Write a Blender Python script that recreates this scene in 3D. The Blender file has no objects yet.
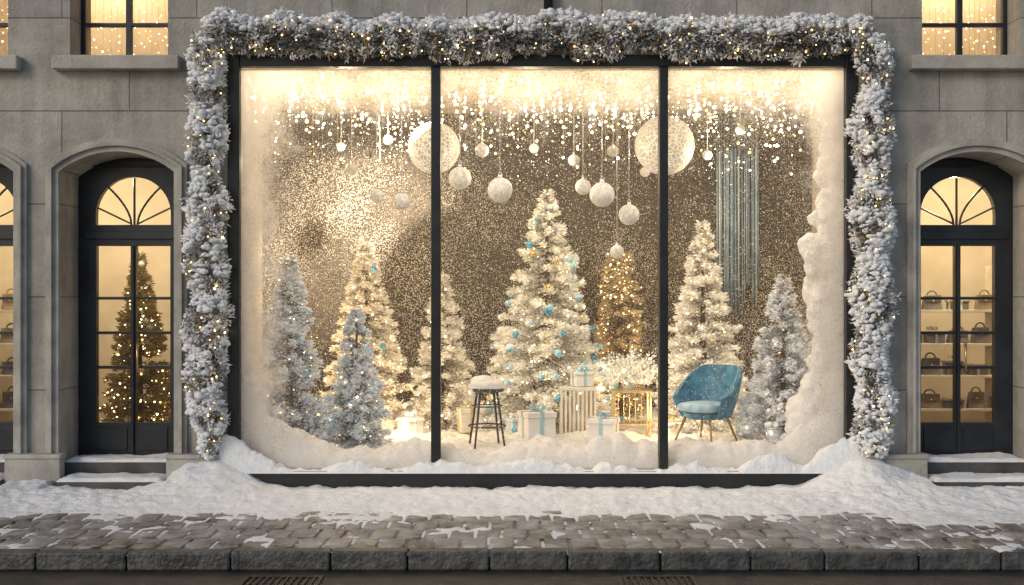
import bpy, bmesh, math, random
import numpy as np
from mathutils import Vector, Matrix, noise as mn
random.seed(7); rng=np.random.default_rng(7)
scene=bpy.context.scene
COL=scene.collection
R=math.radians

# ------------------------------------------------------------ materials
def new_mat(name):
    m=bpy.data.materials.new(name); m.use_nodes=True
    nt=m.node_tree; nt.nodes.clear()
    out=nt.nodes.new('ShaderNodeOutputMaterial')
    return m,nt,out
def N(nt,t,**kw):
    n=nt.nodes.new(t)
    for k,v in kw.items(): setattr(n,k,v)
    return n
def ramp(nt,src,stops):
    r=N(nt,'ShaderNodeValToRGB')
    els=r.color_ramp.elements
    while len(els)<len(stops): els.new(0.5)
    for e,(p,c) in zip(els,stops):
        e.position=p; e.color=(c[0],c[1],c[2],1) if hasattr(c,'__len__') else (c,c,c,1)
    nt.links.new(src,r.inputs[0]); return r
def mat_noise(name,c1,c2,scale=5,rough=0.7,bump=0.3,bscale=40,metal=0.0,spec=0.5,dist=0.01,coat=0):
    m,nt,out=new_mat(name); L=nt.links.new
    p=N(nt,'ShaderNodeBsdfPrincipled'); tc=N(nt,'ShaderNodeTexCoord')
    n=N(nt,'ShaderNodeTexNoise'); n.inputs['Scale'].default_value=scale; n.inputs['Detail'].default_value=4
    L(tc.outputs['Object'],n.inputs['Vector'])
    r=ramp(nt,n.outputs[0],[(0.35,c1),(0.65,c2)])
    L(r.outputs[0],p.inputs['Base Color'])
    p.inputs['Roughness'].default_value=rough; p.inputs['Metallic'].default_value=metal
    p.inputs['Specular IOR Level'].default_value=spec
    p.inputs['Coat Weight'].default_value=coat
    if bump>0:
        n2=N(nt,'ShaderNodeTexNoise'); n2.inputs['Scale'].default_value=bscale; n2.inputs['Detail'].default_value=3
        L(tc.outputs['Object'],n2.inputs['Vector'])
        b=N(nt,'ShaderNodeBump'); b.inputs['Strength'].default_value=bump; b.inputs['Distance'].default_value=dist
        L(n2.outputs[0],b.inputs['Height']); L(b.outputs[0],p.inputs['Normal'])
    L(p.outputs[0],out.inputs[0]); return m
def mat_emit(name,c,s):
    m,nt,out=new_mat(name)
    e=N(nt,'ShaderNodeEmission'); e.inputs[0].default_value=(*c,1); e.inputs[1].default_value=s
    nt.links.new(e.outputs[0],out.inputs[0])
    m.cycles.emission_sampling='NONE'
    return m
def mat_attr(name,trans=0.3,glow=0.0,gc=(1,.8,.5)):
    m,nt,out=new_mat(name); L=nt.links.new
    a=N(nt,'ShaderNodeAttribute',attribute_name='Col')
    p=N(nt,'ShaderNodeBsdfDiffuse'); L(a.outputs['Color'],p.inputs[0])
    t=N(nt,'ShaderNodeBsdfTranslucent'); L(a.outputs['Color'],t.inputs[0])
    mx=N(nt,'ShaderNodeMixShader'); mx.inputs[0].default_value=trans
    L(p.outputs[0],mx.inputs[1]); L(t.outputs[0],mx.inputs[2])
    if glow:  # emission tinted by leaf colour, standing in for fairy-light glow
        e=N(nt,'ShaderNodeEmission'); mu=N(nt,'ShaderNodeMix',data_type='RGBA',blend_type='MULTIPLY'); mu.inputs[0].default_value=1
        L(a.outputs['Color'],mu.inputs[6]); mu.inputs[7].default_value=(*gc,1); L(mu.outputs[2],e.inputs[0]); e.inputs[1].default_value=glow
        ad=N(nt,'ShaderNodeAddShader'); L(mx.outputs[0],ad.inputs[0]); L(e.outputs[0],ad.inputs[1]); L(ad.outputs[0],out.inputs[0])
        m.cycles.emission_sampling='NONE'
    else: L(mx.outputs[0],out.inputs[0])
    return m

M={}
def mat_stone():
    m,nt,out=new_mat('stone_blocks'); L=nt.links.new
    p=N(nt,'ShaderNodeBsdfPrincipled'); tc=N(nt,'ShaderNodeTexCoord')
    sx=N(nt,'ShaderNodeSeparateXYZ'); cx=N(nt,'ShaderNodeCombineXYZ')
    L(tc.outputs['Object'],sx.inputs[0]); L(sx.outputs[0],cx.inputs[0]); L(sx.outputs[2],cx.inputs[1])
    br=N(nt,'ShaderNodeTexBrick'); br.inputs['Scale'].default_value=1.0
    br.inputs['Brick Width'].default_value=1.35; br.inputs['Row Height'].default_value=0.93
    br.inputs['Mortar Size'].default_value=0.006; br.inputs['Mortar Smooth'].default_value=0.4
    br.inputs['Color1'].default_value=(0.44,0.42,0.38,1); br.inputs['Color2'].default_value=(0.35,0.34,0.32,1)
    br.inputs['Mortar'].default_value=(0.18,0.18,0.17,1)
    ofs=N(nt,'ShaderNodeVectorMath',operation='ADD'); ofs.inputs[1].default_value=(0.45,-0.07,0)
    L(cx.outputs[0],ofs.inputs[0]); L(ofs.outputs[0],br.inputs['Vector'])
    n=N(nt,'ShaderNodeTexNoise'); n.inputs['Scale'].default_value=1.6; n.inputs['Detail'].default_value=10; n.inputs['Roughness'].default_value=0.72
    L(tc.outputs['Object'],n.inputs['Vector'])
    r=ramp(nt,n.outputs[0],[(0.3,0.56),(0.7,1.22)])
    mp=N(nt,'ShaderNodeMapping'); mp.inputs['Scale'].default_value=(6,6,0.5); L(tc.outputs['Object'],mp.inputs[0])
    n3=N(nt,'ShaderNodeTexNoise'); n3.inputs['Scale'].default_value=1; n3.inputs['Detail'].default_value=6; L(mp.outputs[0],n3.inputs['Vector'])
    r3=ramp(nt,n3.outputs[0],[(0.3,0.82),(0.6,1.06)])
    mu=N(nt,'ShaderNodeMix',data_type='RGBA',blend_type='MULTIPLY'); mu.inputs[0].default_value=1
    L(br.outputs[0],mu.inputs[6]); L(r.outputs[0],mu.inputs[7])
    mu2=N(nt,'ShaderNodeMix',data_type='RGBA',blend_type='MULTIPLY'); mu2.inputs[0].default_value=1
    L(mu.outputs[2],mu2.inputs[6]); L(r3.outputs[0],mu2.inputs[7])
    L(mu2.outputs[2],p.inputs['Base Color']); p.inputs['Roughness'].default_value=0.85
    n2=N(nt,'ShaderNodeTexNoise'); n2.inputs['Scale'].default_value=30; n2.inputs['Detail'].default_value=9; n2.inputs['Roughness'].default_value=.6; L(tc.outputs['Object'],n2.inputs['Vector'])
    ad=N(nt,'ShaderNodeMath',operation='MULTIPLY_ADD'); ad.inputs[1].default_value=-1.2
    L(br.outputs['Fac'],ad.inputs[0]); L(n2.outputs[0],ad.inputs[2])
    b=N(nt,'ShaderNodeBump'); b.inputs['Strength'].default_value=0.9; b.inputs['Distance'].default_value=0.016
    L(ad.outputs[0],b.inputs['Height']); L(b.outputs[0],p.inputs['Normal'])
    L(p.outputs[0],out.inputs[0]); return m
M['stone']=mat_stone()
M['trim']=mat_noise('stone_trim',(0.30,0.29,0.27),(0.46,0.44,0.40),3.5,0.8,0.8,40,dist=0.012)
M['darkstone']=mat_noise('step_stone',(0.04,0.042,0.045),(0.09,0.09,0.09),5,0.6,0.5,50)
M['black']=mat_noise('black_paint',(0.008,0.009,0.011),(0.018,0.019,0.022),4,0.38,0.15,30)
M['navy']=mat_noise('navy_paint',(0.008,0.011,0.017),(0.019,0.024,0.033),4,0.35,0.15,30)
M['cream']=mat_noise('cream_plaster',(0.62,0.55,0.43),(0.74,0.67,0.54),2,0.8,0.1,20)
M['ceil']=mat_noise('ceiling_plaster',(0.30,0.25,0.18),(0.58,0.50,0.38),7,0.9,0.8,30)
M['wood']=mat_noise('oak_wood',(0.25,0.13,0.06),(0.38,0.21,0.10),12,0.45,0.1,40)
M['brass']=mat_noise('brass',(0.6,0.42,0.18),(0.75,0.55,0.28),10,0.3,0,40,metal=1)
M['bark']=mat_noise('bark',(0.08,0.05,0.03),(0.16,0.10,0.06),20,0.9,0,40)
M['white']=mat_noise('white_paper',(0.70,0.68,0.64),(0.82,0.80,0.76),4,0.5,0.1,30)
M['paleblue']=mat_noise('pale_blue_paper',(0.42,0.58,0.68),(0.55,0.70,0.78),4,0.45,0.1,30)
M['ribbon']=mat_noise('satin_ribbon',(0.25,0.42,0.52),(0.40,0.58,0.68),8,0.25,0.1,30)
M['gold']=mat_noise('gold_foil',(0.65,0.50,0.24),(0.85,0.68,0.38),30,0.28,0.3,80,metal=0.9)
M['silver']=mat_noise('silver_foil',(0.62,0.63,0.65),(0.85,0.86,0.88),30,0.25,0.3,80,metal=0.8)
M['creamwood']=mat_noise('cream_wood',(.66,.60,.48),(.80,.75,.64),8,.5,.2,40)
M['velvet']=mat_noise('blue_velvet',(0.006,0.075,0.15),(0.05,0.22,0.34),14,0.5,0.4,90)
M['velvet'].node_tree.nodes['Principled BSDF'].inputs['Sheen Weight'].default_value=0.6
M['velvet'].node_tree.nodes['Principled BSDF'].inputs['Sheen Tint'].default_value=(0.4,0.75,0.95,1)
M['seat']=mat_noise('pale_velvet',(0.22,0.38,0.48),(0.42,0.57,0.66),9,0.6,0.3,90)
M['leaf']=mat_attr('frosted_needles',0.3)
M['leafc_glow']=mat_attr('frosted_needles_blue_glow',0.3,.10,(1,.92,.80))  # faint fairy-light glow painted into needles and blossoms as emission
M['leafw_glow']=mat_attr('flocked_needles_glow',0.3,.20,(1,.84,.58))  # warm glow of the tree lights put into the needles themselves
M['leafg_glow']=mat_attr('gilded_needles_glow',0.3,.25,(1,.74,.42))  # golden light glow painted in as emission; needles are no lamps
M['bulb']=mat_emit('warm_bulb',(1.0,0.82,0.54),9)
M['bulbg']=mat_emit('golden_bulb',(1.0,0.62,0.22),5)
M['asphalt']=mat_noise('wet_asphalt',(0.025,0.024,0.024),(0.06,0.055,0.05),6,0.3,0.8,120,dist=0.01)
M['kerb']=mat_noise('kerb_stone',(0.03,0.03,0.031),(0.10,0.10,0.10),7,0.5,0.9,30,dist=0.02)
M['iron']=mat_noise('cast_iron',(0.03,0.03,0.03),(0.06,0.055,0.05),10,0.45,0.4,60,metal=0.6)

def mat_snow(name,tint=(0.86,0.88,0.91),big=14,fine=90,dist=0.02,trans=0.0,strength=.7):
    m,nt,out=new_mat(name); L=nt.links.new
    p=N(nt,'ShaderNodeBsdfPrincipled'); tc=N(nt,'ShaderNodeTexCoord')
    n=N(nt,'ShaderNodeTexNoise'); n.inputs['Scale'].default_value=big; n.inputs['Detail'].default_value=6; n.inputs['Roughness'].default_value=0.62
    L(tc.outputs['Object'],n.inputs['Vector'])
    r=ramp(nt,n.outputs[0],[(0.3,tuple(c*0.9 for c in tint)),(0.6,tint)])
    L(r.outputs[0],p.inputs['Base Color']); p.inputs['Roughness'].default_value=0.75
    n2=N(nt,'ShaderNodeTexNoise'); n2.inputs['Scale'].default_value=fine; n2.inputs['Detail'].default_value=4; L(tc.outputs['Object'],n2.inputs['Vector'])
    ad=N(nt,'ShaderNodeMath',operation='MULTIPLY_ADD'); ad.inputs[1].default_value=2.2
    L(n.outputs[0],ad.inputs[0]); L(n2.outputs[0],ad.inputs[2])
    b=N(nt,'ShaderNodeBump'); b.inputs['Strength'].default_value=strength; b.inputs['Distance'].default_value=dist
    L(ad.outputs[0],b.inputs['Height']); L(b.outputs[0],p.inputs['Normal'])
    if trans:
        t=N(nt,'ShaderNodeBsdfTranslucent'); t.inputs[0].default_value=(1,.95,.88,1); mx=N(nt,'ShaderNodeMixShader'); mx.inputs[0].default_value=trans
        L(p.outputs[0],mx.inputs[1]); L(t.outputs[0],mx.inputs[2]); L(mx.outputs[0],out.inputs[0])
    else: L(p.outputs[0],out.inputs[0])
    return m
M['snow']=mat_snow('snow')
M['cotton']=mat_snow('display_snow',(0.92,0.91,0.90),12,110,0.012,0.35,.5)

def mat_slab():
    m,nt,out=new_mat('paving_setts'); L=nt.links.new
    p=N(nt,'ShaderNodeBsdfPrincipled'); tc=N(nt,'ShaderNodeTexCoord')
    a=N(nt,'ShaderNodeAttribute',attribute_name='Col')
    n=N(nt,'ShaderNodeTexNoise'); n.inputs['Scale'].default_value=18; n.inputs['Detail'].default_value=6; L(tc.outputs['Object'],n.inputs['Vector'])
    r=ramp(nt,n.outputs[0],[(0.3,0.6),(0.7,1.3)])
    mu=N(nt,'ShaderNodeMix',data_type='RGBA',blend_type='MULTIPLY'); mu.inputs[0].default_value=1
    L(a.outputs['Color'],mu.inputs[6]); L(r.outputs[0],mu.inputs[7])
    f=N(nt,'ShaderNodeTexNoise'); f.inputs['Scale'].default_value=2.2; f.inputs['Detail'].default_value=12; f.inputs['Roughness'].default_value=0.80; L(tc.outputs['Object'],f.inputs['Vector'])
    fr=ramp(nt,f.outputs[0],[(0.44,0.0),(0.68,0.8)])
    mx=N(nt,'ShaderNodeMix',data_type='RGBA'); L(fr.outputs[0],mx.inputs[0]); L(mu.outputs[2],mx.inputs[6]); mx.inputs[7].default_value=(0.7,0.72,0.75,1)
    L(mx.outputs[2],p.inputs['Base Color'])
    rr=ramp(nt,f.outputs[0],[(0.40,0.2),(0.6,0.65)]); L(rr.outputs[0],p.inputs['Roughness'])
    n2=N(nt,'ShaderNodeTexNoise'); n2.inputs['Scale'].default_value=60; n2.inputs['Detail'].default_value=4; L(tc.outputs['Object'],n2.inputs['Vector'])
    b=N(nt,'ShaderNodeBump'); b.inputs['Strength'].default_value=0.6; b.inputs['Distance'].default_value=0.008
    L(n2.outputs[0],b.inputs['Height']); L(b.outputs[0],p.inputs['Normal'])
    L(p.outputs[0],out.inputs[0]); return m
M['slab']=mat_slab()

def mat_glitter():
    m,nt,out=new_mat('glitter_backdrop'); L=nt.links.new
    p=N(nt,'ShaderNodeBsdfDiffuse'); tc=N(nt,'ShaderNodeTexCoord')
    def dots(scale,lo,hi,warp):
        v=N(nt,'ShaderNodeTexVoronoi'); v.inputs['Scale'].default_value=scale
        L(tc.outputs['Object'],v.inputs['Vector'])
        d=N(nt,'ShaderNodeMapRange'); d.inputs[1].default_value=lo; d.inputs[2].default_value=hi; d.inputs[3].default_value=1; d.inputs[4].default_value=0
        L(v.outputs['Distance'],d.inputs[0])
        sp=N(nt,'ShaderNodeSeparateColor'); L(v.outputs['Color'],sp.inputs[0])
        k=N(nt,'ShaderNodeMath',operation='GREATER_THAN'); k.inputs[1].default_value=warp; L(sp.outputs[0],k.inputs[0])
        mm=N(nt,'ShaderNodeMath',operation='MULTIPLY'); L(d.outputs[0],mm.inputs[0]); L(k.outputs[0],mm.inputs[1])
        return mm
    a=dots(42,0.20,0.36,0.35); c_=dots(75,0.25,0.42,0.3)
    s2=N(nt,'ShaderNodeMath',operation='MAXIMUM'); L(a.outputs[0],s2.inputs[0]); L(c_.outputs[0],s2.inputs[1])
    n=N(nt,'ShaderNodeTexNoise'); n.inputs['Scale'].default_value=0.9; n.inputs['Detail'].default_value=3; L(tc.outputs['Object'],n.inputs['Vector'])
    nr=ramp(nt,n.outputs[0],[(0.38,0.22),(0.62,1.0)])
    f=N(nt,'ShaderNodeMath',operation='MULTIPLY'); L(s2.outputs[0],f.inputs[0]); L(nr.outputs[0],f.inputs[1])
    mx=N(nt,'ShaderNodeMix',data_type='RGBA'); L(f.outputs[0],mx.inputs[0]); mx.inputs[6].default_value=(0.075,0.061,0.047,1); mx.inputs[7].default_value=(0.88,0.81,0.68,1)
    L(mx.outputs[2],p.inputs[0])
    L(p.outputs[0],out.inputs[0]); return m
M['glitter']=mat_glitter()

# ------------------------------------------------------------ mesh builder
def ico(sub):
    bm=bmesh.new(); bmesh.ops.create_icosphere(bm,subdivisions=sub,radius=1)
    v=np.array([x.co[:] for x in bm.verts]); f=np.array([[a.index for a in x.verts] for x in bm.faces]); bm.free(); return v,f
ICO={k:ico(k) for k in (1,2,3,4)}
def empty(name,loc=(0,0,0)):
    e=bpy.data.objects.new(name,None); e.location=loc; COL.objects.link(e); return e
class MB:
    def __init__(s): s.v=[];s.f=[];s.m=[]
    def add(s,vs,fs,mi=0):
        o=len(s.v); s.v+= [tuple(map(float,a)) for a in vs]; s.f+=[tuple(int(i)+o for i in f) for f in fs]; s.m+=[mi]*len(fs)
    def box(s,x0,x1,y0,y1,z0,z1,mi=0):
        s.add([(x0,y0,z0),(x1,y0,z0),(x1,y1,z0),(x0,y1,z0),(x0,y0,z1),(x1,y0,z1),(x1,y1,z1),(x0,y1,z1)],
              [(0,3,2,1),(4,5,6,7),(0,1,5,4),(1,2,6,5),(2,3,7,6),(3,0,4,7)],mi)
    def cyl(s,p0,p1,r0,r1,n=12,mi=0):
        p0=Vector(p0);p1=Vector(p1);d=(p1-p0).normalized()
        a=d.orthogonal().normalized();b=d.cross(a)
        vs=[];fs=[]
        for p,r in((p0,r0),(p1,r1)):
            for i in range(n):
                t=2*math.pi*i/n; vs.append(p+a*r*math.cos(t)+b*r*math.sin(t))
        for i in range(n): j=(i+1)%n; fs.append((i,j,n+j,n+i))
        fs.append(tuple(range(n-1,-1,-1))); fs.append(tuple(range(n,2*n)))
        s.add(vs,fs,mi)
    def ball(s,c,r,mi=0,sub=2):
        v,f=ICO[sub]; r=np.array(r)*np.ones(3); s.add(v*r+np.array(c),f,mi)
    def torus(s,c,R_,r,mi=0,n=28,k=8,tilt=None):
        vs=[];fs=[]
        for i in range(n):
            a=2*math.pi*i/n
            for j in range(k):
                b=2*math.pi*j/k; q=Vector(((R_+r*math.cos(b))*math.cos(a),(R_+r*math.cos(b))*math.sin(a),r*math.sin(b)))
                if tilt: q=tilt@q
                vs.append(q+Vector(c))
        for i in range(n):
            for j in range(k):
                fs.append((i*k+j,((i+1)%n)*k+j,((i+1)%n)*k+(j+1)%k,i*k+(j+1)%k))
        s.add(vs,fs,mi)
    def build(s,name,mats,parent=None,smooth=False,bevel=0,loc=(0,0,0),rot=0,segs=2):
        me=bpy.data.meshes.new(name); me.from_pydata(s.v,[],s.f)
        for m in mats: me.materials.append(m)
        me.polygons.foreach_set('material_index',s.m)
        if smooth: me.polygons.foreach_set('use_smooth',[True]*len(s.f))
        me.update()
        o=bpy.data.objects.new(name,me); COL.objects.link(o); o.location=loc; o.rotation_euler=(0,0,rot)
        if parent: o.parent=parent
        if bevel:
            b=o.modifiers.new('b','BEVEL'); b.width=bevel; b.segments=segs; b.limit_method='ANGLE'
        return o
def raw(name,V,F,mats,parent=None,smooth=False):
    me=bpy.data.meshes.new(name); k=F.shape[1]
    me.vertices.add(len(V)); me.vertices.foreach_set('co',V.astype(np.float32).ravel())
    me.loops.add(F.size); me.loops.foreach_set('vertex_index',F.astype(np.int32).ravel())
    me.polygons.add(len(F)); me.polygons.foreach_set('loop_start',np.arange(0,F.size,k,dtype=np.int32))
    for m in mats: me.materials.append(m)
    me.update(calc_edges=True); me.validate()
    if smooth: me.polygons.foreach_set('use_smooth',[True]*len(F))
    o=bpy.data.objects.new(name,me); COL.objects.link(o)
    if parent: o.parent=parent
    return o
def setcol(me,c):
    c=np.asarray(c,np.float32)
    if c.shape[1]==3: c=np.hstack([c,np.ones((len(c),1),np.float32)])
    a=me.attributes.new('Col','FLOAT_COLOR','POINT'); a.data.foreach_set('color',c.ravel())
def scatter(name,sub,P,S,mats,mi=None,parent=None,smooth=True,jit=0.0,col=None):
    v,f=ICO[sub]; P=np.asarray(P,float); n=len(P); S=np.asarray(S,float)
    if S.ndim==1: S=np.repeat(S[:,None],3,1)
    V=v[None]*S[:,None,:]
    if jit: V=V*(1+jit*rng.normal(size=(n,len(v),1)))
    V=V+P[:,None,:]
    F=(f[None]+(np.arange(n)*len(v))[:,None,None]).reshape(-1,3)
    o=raw(name,V.reshape(-1,3),F,mats,parent,smooth)
    if mi is not None: o.data.polygons.foreach_set('material_index',np.repeat(np.asarray(mi,int),len(f)))
    if col is not None: setcol(o.data,np.repeat(np.asarray(col),len(v),0))
    return o
def leaves(name,P,D,Ln,W,C,parent=None,mat=None):
    n=len(P); D=D/np.linalg.norm(D,axis=1,keepdims=True)
    rnd=rng.normal(size=(n,3)); S=np.cross(D,rnd); S/=np.linalg.norm(S,axis=1,keepdims=True)
    Ln=Ln[:,None];W=W[:,None]
    V=np.stack([P,P+D*Ln*.45+S*W*.5,P+D*Ln,P+D*Ln*.45-S*W*.5],1).reshape(-1,3)
    F=np.arange(4*n).reshape(-1,4)
    o=raw(name,V,F,[mat or M['leaf']],parent); setcol(o.data,np.repeat(C,4,0)); return o

def shape(name,splines,y0,y1,mat,parent=None,bevel=0):
    cu=bpy.data.curves.new(name,'CURVE'); cu.dimensions='2D'; cu.fill_mode='BOTH'; cu.extrude=0.5
    for pts in splines:
        s=cu.splines.new('POLY'); s.points.add(len(pts)-1); s.use_cyclic_u=True
        for p,q in zip(s.points,pts): p.co=(q[0],q[1],0,1)
    t=bpy.data.objects.new('tmp',cu); COL.objects.link(t)
    dg=bpy.context.evaluated_depsgraph_get(); me=bpy.data.meshes.new_from_object(t.evaluated_get(dg))
    bpy.data.objects.remove(t)
    for v in me.vertices:
        x,y,z=v.co; v.co=(x,(y0+y1)/2+z*(y1-y0),y)
    bm=bmesh.new(); bm.from_mesh(me); bmesh.ops.remove_doubles(bm,verts=bm.verts,dist=1e-4)
    bmesh.ops.recalc_face_normals(bm,faces=bm.faces); bm.to_mesh(me); bm.free()
    for p in me.polygons: p.use_smooth=False
    me.materials.clear(); me.materials.append(mat); me.name=name
    o=bpy.data.objects.new(name,me); COL.objects.link(o)
    if parent: o.parent=parent
    if bevel:
        b=o.modifiers.new('b','BEVEL'); b.width=bevel; b.segments=2; b.limit_method='ANGLE'
    return o
def rect(x0,x1,z0,z1): return [(x0,z0),(x1,z0),(x1,z1),(x0,z1)]
def arch(x0,x1,zb,zs,zc,n=18):
    w=(x1-x0)/2; h=zc-zs; r=(w*w+h*h)/(2*h); cz=zc-r; cx=(x0+x1)/2; a=math.asin(min(1,w/r))
    if h>w*0.999: a=math.pi/2
    pts=[(x0,zb),(x1,zb)]
    for i in range(n+1):
        t=a-2*a*i/n; pts.append((cx+r*math.sin(t),cz+r*math.cos(t)))
    return pts

# ------------------------------------------------------------ building
B=empty('shop_building')
XL,XR=-9.0,9.2
doors=[(-6.12,-4.97),(-4.52,-3.37),(4.07,5.22),(5.9,7.05)]
ups=[(-6.02,-5.04),(-4.42,-3.44),(4.10,5.08),(5.72,6.7)]
WX0,WX1,WZ1=-2.84,3.45,4.35
holes=[rect(XL,XR,-0.4,7.2),rect(WX0,WX1,0.01,WZ1)]
for a,b in doors: holes.append(arch(a,b,0.01,3.18,3.38))
for a,b in ups: holes.append(rect(a,b,4.33,6.2))
wall=shape('facade_wall',holes,0,0.6,M['stone'],B)
def ring(x0,x1,w,zb,zs,zc):
    o=arch(x0-w,x1+w,zb,zs+w*0.6,zc+w); i=arch(x0,x1,zb,zs,zc)
    return [o[0]]+[i[0]]+i[:1:-1]+[i[1]]+[o[1]]+o[2:]
for a,b in doors:
    shape('door_surround',[ring(a,b,0.13,0.375,3.18,3.38)],-0.045,0.0,M['trim'],B,0.008)
    shape('door_surround_bead',[ring(a-0.055,b+0.055,0.035,0.376,3.21,3.435)],-0.085,-0.0455,M['trim'],B,0.006)
mb=MB()
for x0,x1 in [(-5.02,-4.47),(-3.42,-2.90),(3.56,4.11),(5.17,5.95),(-6.9,-6.07),(7.0,7.8)]:
    mb.box(x0,x1,-0.14,-0.002,-0.02,0.33); mb.box(x0-0.012,x1+0.012,-0.155,-0.001,0.33,0.374)
mb.build('plinths',[M['trim']],B,bevel=0.01)
mb=MB()
for a,b in ups:
    mb.box(a-0.14,b+0.14,-0.13,0.36,4.19,4.328)
mb.build('window_sills',[M['trim']],B,bevel=0.012)
mb=MB(); mb.box(XL-0.2,XR+0.2,-0.3,0.7,7.2,7.4); mb.box(XL-.1,XR+.1,-0.15,0.6,7.05,7.198)
mb.build('cornice',[M['trim']],B,bevel=0.02)
mb=MB(); mb.box(XL,XL+.3,0.6,7,-.4,7.2);mb.box(XR-.3,XR,0.6,7,-.4,7.2);mb.box(XL,XR,6.7,7,-.4,7.2);mb.box(XL,XR,0.6,7,7.2,7.3)
mb.build('rear_walls_roof',[M['stone']],B)

def mat_glass(name,frost=False):
    m,nt,out=new_mat(name); L=nt.links.new
    tr=N(nt,'ShaderNodeBsdfTransparent'); gl=N(nt,'ShaderNodeBsdfGlossy'); gl.inputs['Roughness'].default_value=0.02
    mx=N(nt,'ShaderNodeMixShader'); mx.inputs[0].default_value=0.035
    L(tr.outputs[0],mx.inputs[1]); L(gl.outputs[0],mx.inputs[2])
    if not frost: L(mx.outputs[0],out.inputs[0]); return m
    tc=N(nt,'ShaderNodeTexCoord'); sx=N(nt,'ShaderNodeSeparateXYZ'); L(tc.outputs['Object'],sx.inputs[0])
    def math_(op,a,b=None,c=None):
        n=N(nt,'ShaderNodeMath',operation=op)
        for i,q in enumerate((a,b,c)):
            if q is None: continue
            if isinstance(q,(int,float)): n.inputs[i].default_value=q
            else: L(q,n.inputs[i])
        return n.outputs[0]
    X=sx.outputs[0];Z=sx.outputs[2]
    dl=math_('DIVIDE',math_('SUBTRACT',X,-2.72),0.40)
    dr=math_('DIVIDE',math_('SUBTRACT',3.33,X),0.34)
    dt=math_('DIVIDE',math_('SUBTRACT',4.23,Z),0.62)
    inv=[]
    for d in (dl,dr,dt):
        inv.append(math_('POWER',2.718,math_('MULTIPLY',math_('MULTIPLY',d,d),-1.0)))
    s=math_('ADD',math_('ADD',inv[0],math_('MULTIPLY',inv[1],.90)),math_('MULTIPLY',inv[2],0.62))
    n=N(nt,'ShaderNodeTexNoise'); n.inputs['Scale'].default_value=2.2; n.inputs['Detail'].default_value=6; n.inputs['Roughness'].default_value=0.70; L(tc.outputs['Object'],n.inputs['Vector'])
    n2=N(nt,'ShaderNodeTexNoise'); n2.inputs['Scale'].default_value=45; n2.inputs['Detail'].default_value=2; L(tc.outputs['Object'],n2.inputs['Vector'])
    k=math_('ADD',s,math_('MULTIPLY',math_('SUBTRACT',n.outputs[0],0.5),1.6))
    k=math_('ADD',k,math_('MULTIPLY',math_('SUBTRACT',n2.outputs[0],0.5),0.7))
    mr=N(nt,'ShaderNodeMapRange',interpolation_type='SMOOTHSTEP'); mr.inputs[1].default_value=0.06; mr.inputs[2].default_value=1.10; mr.inputs[3].default_value=.035; mr.inputs[4].default_value=0.88; L(k,mr.inputs[0])
    v=N(nt,'ShaderNodeTexVoronoi'); v.inputs['Scale'].default_value=28; L(tc.outputs['Object'],v.inputs['Vector'])
    dot=math_('MULTIPLY',math_('LESS_THAN',v.outputs['Distance'],.17),.7)
    fac=math_('MAXIMUM',mr.outputs[0],dot)
    d=N(nt,'ShaderNodeBsdfDiffuse'); d.inputs[0].default_value=(0.84,0.84,0.84,1)
    t=N(nt,'ShaderNodeBsdfTranslucent'); t.inputs[0].default_value=(0.84,0.77,0.67,1)
    fm=N(nt,'ShaderNodeMixShader'); fm.inputs[0].default_value=0.5; L(d.outputs[0],fm.inputs[1]); L(t.outputs[0],fm.inputs[2])
    fx=N(nt,'ShaderNodeMixShader'); L(fac,fx.inputs[0]); L(mx.outputs[0],fx.inputs[1]); L(fm.outputs[0],fx.inputs[2])
    L(fx.outputs[0],out.inputs[0]); return m
M['glass']=mat_glass('window_glass'); M['frost']=mat_glass('frosted_glass',True)

mb=MB()
mb.box(WX0+.001,-2.72,-0.03,0.12,0.2,WZ1-.001); mb.box(3.33,WX1-.001,-0.03,0.12,0.2,WZ1-.001)
mb.box(-2.72,3.33,-0.03,0.12,4.23,WZ1-.002)
mb.box(-0.81,-0.715,-0.025,0.11,0.2,4.23); mb.box(1.47,1.56,-0.025,0.11,0.2,4.23)
mb.box(WX0-.03,WX1+.03,-0.12,-0.004,-0.02,0.205)
mb.box(WX0+.002,WX1-.002,-0.004,0.14,0.015,0.203)
mb.build('display_window_frame',[M['black']],B,bevel=0.008)
mb=MB(); mb.add([(-2.72,0.05,.2),(3.33,0.05,.2),(3.33,0.05,4.23),(-2.72,0.05,4.23)],[(0,1,2,3)])
mb.build('display_window_glass',[M['frost']],B)

def room(name,x0,x1,y0,y1,z0,z1,wallm,ceilm=None,backm=None,floorm=None):
    mb=MB(); V=[(x0,y0,z0),(x1,y0,z0),(x1,y1,z0),(x0,y1,z0),(x0,y0,z1),(x1,y0,z1),(x1,y1,z1),(x0,y1,z1)]
    mb.add(V,[(0,4,7,3),(1,2,6,5)],0); mb.add(V,[(4,5,6,7)],1); mb.add(V,[(3,7,6,2)],2); mb.add(V,[(0,1,2,3)],3)
    mb.build(name,[wallm,ceilm or wallm,backm or wallm,floorm or M['wood']],B)
room('showroom_shell',-3.33,4.0,0.601,4.0,0.2,4.36,M['cream'],M['ceil'],M['glitter'],M['white'])
mb=MB(); mb.box(WX0+.004,WX1-.004,0.141,0.6,0.01,0.198); mb.build('window_platform',[M['white']],B)
room('door_room_a',-7.0,-3.36,0.602,2.6,0.268,3.6,M['cream'])
room('door_room_b',4.03,7.6,0.602,2.6,0.268,3.6,M['cream'])
room('upper_room_a',-7.0,-2.9,0.602,2.2,4.2,6.4,M['cream'])
room('upper_room_b',3.6,7.6,0.602,2.2,4.2,6.4,M['cream'])

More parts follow.
